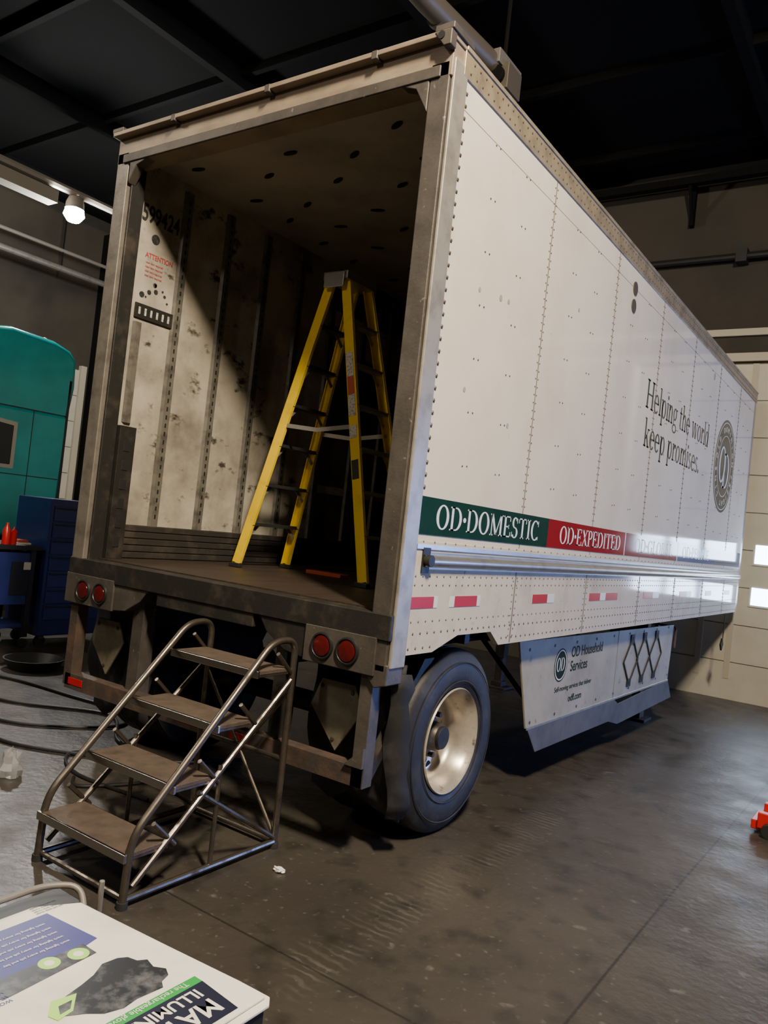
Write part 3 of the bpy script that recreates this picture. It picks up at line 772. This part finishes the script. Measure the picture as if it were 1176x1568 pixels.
p.prism([(2.10,1.93),(2.81,1.93),(2.81,2.57),(2.10,2.63)],0,X1-.01,X1+.006,'chrome')
p.box(X1,X1+.006,1.6,1.62,1.1,2.7,'cab_black');p.box(X1,X1+.006,.3,.32,1.1,2.7,'cab_black');p.box(X1-.01,X1+.004,.7,3.55,2.775,2.787,'cab_black')
p.box(X1,X1+.005,3.02,3.03,1.1,2.77,'cab_black')
p.box(X1,X1+.02,1.35,1.5,1.75,1.8,'chrome');p.box(X1,X1+.005,2.1,3.5,1.85,1.862,'cab_black')
p.lathe((X1-.25,3.2,3.81),2,[(0,.05),(.04,.045),(.06,1e-4)],'amber',12);p.lathe((X0+.5,2.9,3.84),2,[(0,.05),(.04,.045),(.06,1e-4)],'amber',12)
p.box(X0,X1,3.52,3.56,1.1,3.3,'cab_black')
p.done()
p=P('hood',K,.12)
p.prism([(-2.4,.9),(-.42,.9),(-.42,1.9),(-1.2,1.8),(-2.3,1.55)],0,X0+.25,X1-.25,'truck_teal');p.box(X0+.1,X1-.1,-2.6,-2.4,.4,.9,'chrome');p.done()
p=P('running_gear',K)
for y in(-1.6,4.4,5.5):
    for x in(X1-.35,X0+.0):
        p.lathe((x,y,fz(y)+.52),0,[(0,.28),(0,.46),(.05,.52),(.3,.52),(.35,.46),(.35,.28)],'tire',40);p.lathe((x,y,fz(y)+.52),0,[(.33,.28),(.25,.2),(.22,1e-3)],'rim',30)
p.cyl((X1-.35,1.6,.72),1,-.9,1.0,.32,'chrome');p.box(X0+.7,X1-.7,-2.2,6.2,.75,.98,'cab_black')
p.done()
# ---------------------------------------------------------------- tool cabinet / bench at left
C=empty('tool_cabinet');zc=fz(2.2)
p=P('carcass',C,.012);p.box(-6.35,-5.7,1.80,2.75,zc+.14,1.6,'cab_blue');p.done()
p=P('drawers',C,.004)
for k in range(7): p.box(-5.7,-5.688,1.84,2.71,.28+k*.18,.28+k*.18+.165,'cab_blue');p.box(-5.69,-5.672,1.86,2.69,.28+k*.18+.135,.28+k*.18+.15,'black_plastic')
p.done()
p=P('casters',C)
for x in(-6.25,-5.8):
    for y in(1.9,2.65): p.cyl((x,y,fz(y)+.062),0,-.02,.02,.06,'black_plastic',18);p.box(x-.03,x+.03,y-.03,y+.03,zc+.1,zc+.15,'fixture')
p.done()
B=empty('workbench')
p=P('bench_body',B,.008)
p.box(-6.35,-5.7,.75,1.76,1.03,1.08,'cab_black');p.box(-6.3,-5.74,.8,1.7,.45,1.0,'cab_blue')
for x in(-6.28,-5.76):
    for y in(.82,1.68): p.box(x-.03,x+.03,y-.03,y+.03,.1,1.03,'cab_black');p.cyl((x,y,fz(y)+.052),0,-.02,.02,.05,'black_plastic',16)
p.box(-6.3,-5.75,.8,1.7,.2,.24,'cab_blue');p.box(-5.742,-5.73,1.45,1.66,.55,.9,'cab_black')
p.box(-5.732,-5.726,1.58,1.66,.82,.90,'paper');p.done()
p=P('clutter',B,.004)
p.box(-6.2,-5.9,1.05,1.3,1.08,1.16,'black_plastic');p.box(-6.0,-5.80,1.50,1.68,1.08,1.10,'paper');p.box(-6.0,-5.82,1.54,1.66,1.10,1.13,'label_red')
p.lathe((-5.80,1.39,1.08),2,[(0,.04),(.15,.04),(.19,.018),(.22,.015),(.22,1e-4)],'red_paint',16)
p.lathe((-5.80,1.47,1.08),2,[(0,.035),(.13,.035),(.16,.012),(.19,1e-4)],'red_paint',16)
p.lathe((-6.1,1.4,1.08),2,[(0,.05),(.1,.05),(.12,.03),(.12,1e-4)],'black_plastic',16)
p.box(-6.1,-5.9,.85,1.0,1.08,1.2,'fixture')
p.done()
# ---------------------------------------------------------------- floor items
p=P('air_hose')
def sp(pts,n=10):
    out=[];P_=[Vector(q) for q in pts]
    for i in range(len(P_)-1):
        a=P_[max(i-1,0)];b=P_[i];c=P_[i+1];d=P_[min(i+2,len(P_)-1)]
        for k in range(n):
            t=k/n;out.append(.5*((2*b)+(c-a)*t+(2*a-5*b+4*c-d)*t*t+(3*b-a-3*c+d)*t**3))
    out.append(P_[-1]);return out
z=.014
p.tube(sp([(-5.5,-.9,z),(-4.5,.2,z),(-3.7,.35,z),(-3.0,.75,z),(-2.4,.4,z),(-1.9,.35,z),(-1.6,.8,z)]),.012,'hose',8)
p.tube(sp([(-5.8,.0,z),(-4.6,.7,z),(-3.6,.85,z),(-3.0,.88,z),(-2.7,.6,z),(-3.1,.1,z),(-3.7,-.1,z),(-2.8,-.2,z),(-2.1,.1,z),(-1.5,.15,z)]),.012,'hose',8)
p.tube(sp([(-1.95,-.25,z),(-1.8,-.3,z),(-1.65,.1,z),(-2.1,.25,z),(-2.35,.0,z),(-2.0,-.2,z),(-1.4,-.15,z)]),.010,'hose',8)
p.done()
p=P('drain_pan');p.lathe((-4.75,1.2,fz(1.2)+.005),2,[(0,1e-4),(0,.2),(.1,.26),(.1,.275),(-.0,.215)],'black_plastic',28);p.done()
def blob(name,c,s,m,seed):
    random.seed(seed);p=P(name);vs=[];n=12;k=8
    for i in range(k+1):
        a=math.pi*i/k
        for j in range(n):
            b=2*math.pi*j/n;r=.65+.55*random.random()
            vs.append((c[0]+s[0]*r*math.sin(a)*math.cos(b),c[1]+s[1]*r*math.sin(a)*math.sin(b),max(fz(c[1])+.002,c[2]+s[2]*math.cos(a)*r)))
    p.add(vs,[(i*n+j,i*n+(j+1)%n,(i+1)*n+(j+1)%n,(i+1)*n+j) for i in range(k) for j in range(n)],m);return p.done(20)
blob('plastic_bag',(-2.2,-.50,.05),(.07,.06,.11),'plastic_clear',3)
blob('paper_scrap',(-.33,-.24,.01),(.035,.02,.012),'paper',5)
blob('paper_scrap',(-2.0,-.95,.01),(.04,.03,.02),'paper',7)
blob('paper_scrap',(-5.0,.1,.01),(.05,.04,.02),'paper',9)
blob('rag',(-4.2,1.3,.02),(.16,.10,.04),'cab_black',11)
J=empty('floor_jack')
p=P('body',J,.006)
yj=2.72;zj=fz(yj)
p.box(1.31,1.95,yj-.16,yj-.10,zj+.05,zj+.15,'red_paint');p.box(1.31,1.95,yj+.10,yj+.16,zj+.05,zj+.15,'red_paint');p.box(1.38,1.9,yj-.1,yj+.1,zj+.06,zj+.10,'red_paint')
p.box(1.27,1.39,yj-.13,yj+.13,zj+.03,zj+.09,'red_paint')
for x in(1.39,1.88):
    for y in(yj-.19,yj+.19): p.cyl((x,y,zj+.052),1,-.02,.02,.05,'black_plastic',18)
p.tube([(1.85,yj,zj+.15),(2.4,yj,.9)],.018,'chrome');p.cyl((1.45,yj,zj),2,.1,.17,.05,'black_steel')
p.done()
# ---------------------------------------------------------------- service cart (foreground)
V=empty('service_cart')
p=P('frame',V,.004)
p.box(.60,1.20,-2.80,-2.105,.80,.838,'black_plastic')
p.box(.60,1.20,-2.80,-2.105,.25,.28,'black_plastic')
for x in(.63,1.17):
    for y in(-2.77,-2.135): p.box(x-.015,x+.015,y-.015,y+.015,.07,.80,'fixture');p.cyl((x,y,.042),0,-.015,.015,.04,'rubber',16)
p.tube(bez([(.72,-2.12,.82),(.66,-2.095,.86),(.63,-2.16,.868),(.63,-2.7,.868),(.66,-2.78,.82)]),.007,'fixture',8)
p.cyl((.715,-2.085,.80),2,0,.085,.006,'fixture',10)
p.done()
F=empty('product_flyer')
p=P('sheet',F,.002);p.prism([(.66,-2.70),(1.205,-2.70),(1.205,-2.10),(1.19,-2.082),(1.12,-2.085),(.95,-2.10),(.70,-2.12),(.655,-2.20)],2,.840,.846,'page_white');p.prism([(.67,-2.70),(1.197,-2.70),(1.190,-2.095),(.71,-2.128),(.667,-2.20)],2,.847,.852,'page_white');p.done()
zq=.8525
def quad(p,pts,m,dz=0): p.prism(pts,2,zq+dz-.0004,zq+dz,m)
p=P('print',F)
quad(p,[(.705,-2.20),(.845,-2.185),(.86,-2.24),(.845,-2.38),(.845,-2.7),(.71,-2.7)],'page_purple')
quad(p,[(1.062,-2.14),(1.082,-2.14),(1.082,-2.69),(1.062,-2.69)],'page_green')
quad(p,[(1.082,-2.14),(1.18,-2.15),(1.18,-2.69),(1.082,-2.69)],'page_navy')
quad(p,[(.845,-2.215),(.885,-2.215),(.90,-2.40),(.845,-2.42)],'page_black',.0003)
for x,y in((.867,-2.24),(.858,-2.292)):
    p.cyl((x,y,zq),2,0,.0006,.019,'page_lime',20);p.cyl((x,y,zq),2,0,.0008,.009,'page_white',16)
quad(p,[(.925,-2.20),(.935,-2.185),(.955,-2.180),(.965,-2.165),(.99,-2.172),(1.01,-2.16),(1.028,-2.17),(1.035,-2.19),(1.05,-2.20),(1.045,-2.25),(1.05,-2.28),(1.04,-2.31),(1.02,-2.33),(1.0,-2.36),(.98,-2.35),(.96,-2.33),(.95,-2.29),(.94,-2.26),(.922,-2.23)],'page_black',.0004)
quad(p,[(.965,-2.31),(1.00,-2.34),(1.005,-2.37),(.985,-2.375),(.955,-2.35)],'page_lime',.0007)
quad(p,[(.975,-2.325),(.993,-2.34),(.995,-2.36),(.975,-2.35)],'page_black',.0009)
p.done()
tx=(0,-1,0);ty=(1,0,0)
text('MATERIAL',(1.128,-2.165,zq+.0006),tx,ty,.055,'page_white',F,'print_title_1',.95,.001,ext=.0002)
text('ILLUMINATION',(1.092,-2.165,zq+.0006),tx,ty,.035,'page_white',F,'print_title_2',1.,.0006,ext=.0002)
text('The rechargeable glove light',(1.066,-2.165,zq+.0006),tx,ty,.017,'page_white',F,'print_sub',1.,0,ext=.0002)
for k in range(5): text('work lighting for every job and bay',(.735+.02*k,-2.225,zq+.0006),tx,ty,.009,'page_white',F,'print_copy',1,0,ext=.0001)
for k in range(3): text('WORKS COVERED UP TO 10 HOURS',(.905-.014*k+.0,-2.39,zq+.0006),tx,ty,.011,'page_purple',F,'print_copy',1,0,ext=.0001)
for k in range(4): text('led task lamp model',(.67+.008*k,-2.16,zq+.0006),tx,ty,.007,'page_navy',F,'print_copy',1,0,ext=.0001)
# ---------------------------------------------------------------- world & camera
w=bpy.data.worlds.new('world');bpy.context.scene.world=w;w.use_nodes=True
w.node_tree.nodes['Background'].inputs[0].default_value=(.35,.42,.6,1);w.node_tree.nodes['Background'].inputs[1].default_value=.02
cd=bpy.data.cameras.new('camera');cam=bpy.data.objects.new('camera',cd);col.objects.link(cam)
cd.sensor_fit='VERTICAL';cd.sensor_height=36;cd.sensor_width=27;cd.lens=1201.8/1568*36;cd.clip_start=.05
r=Vector((.81982,.56224,.10852)).normalized();u=-Vector((.0781,.07795,-.99389)).normalized();b=r.cross(u).normalized();u=b.cross(r)
M=Matrix((r,u,b)).transposed().to_4x4();M.translation=Vector((2.0587,-3.157,1.6756));cam.matrix_world=M
bpy.context.scene.camera=cam
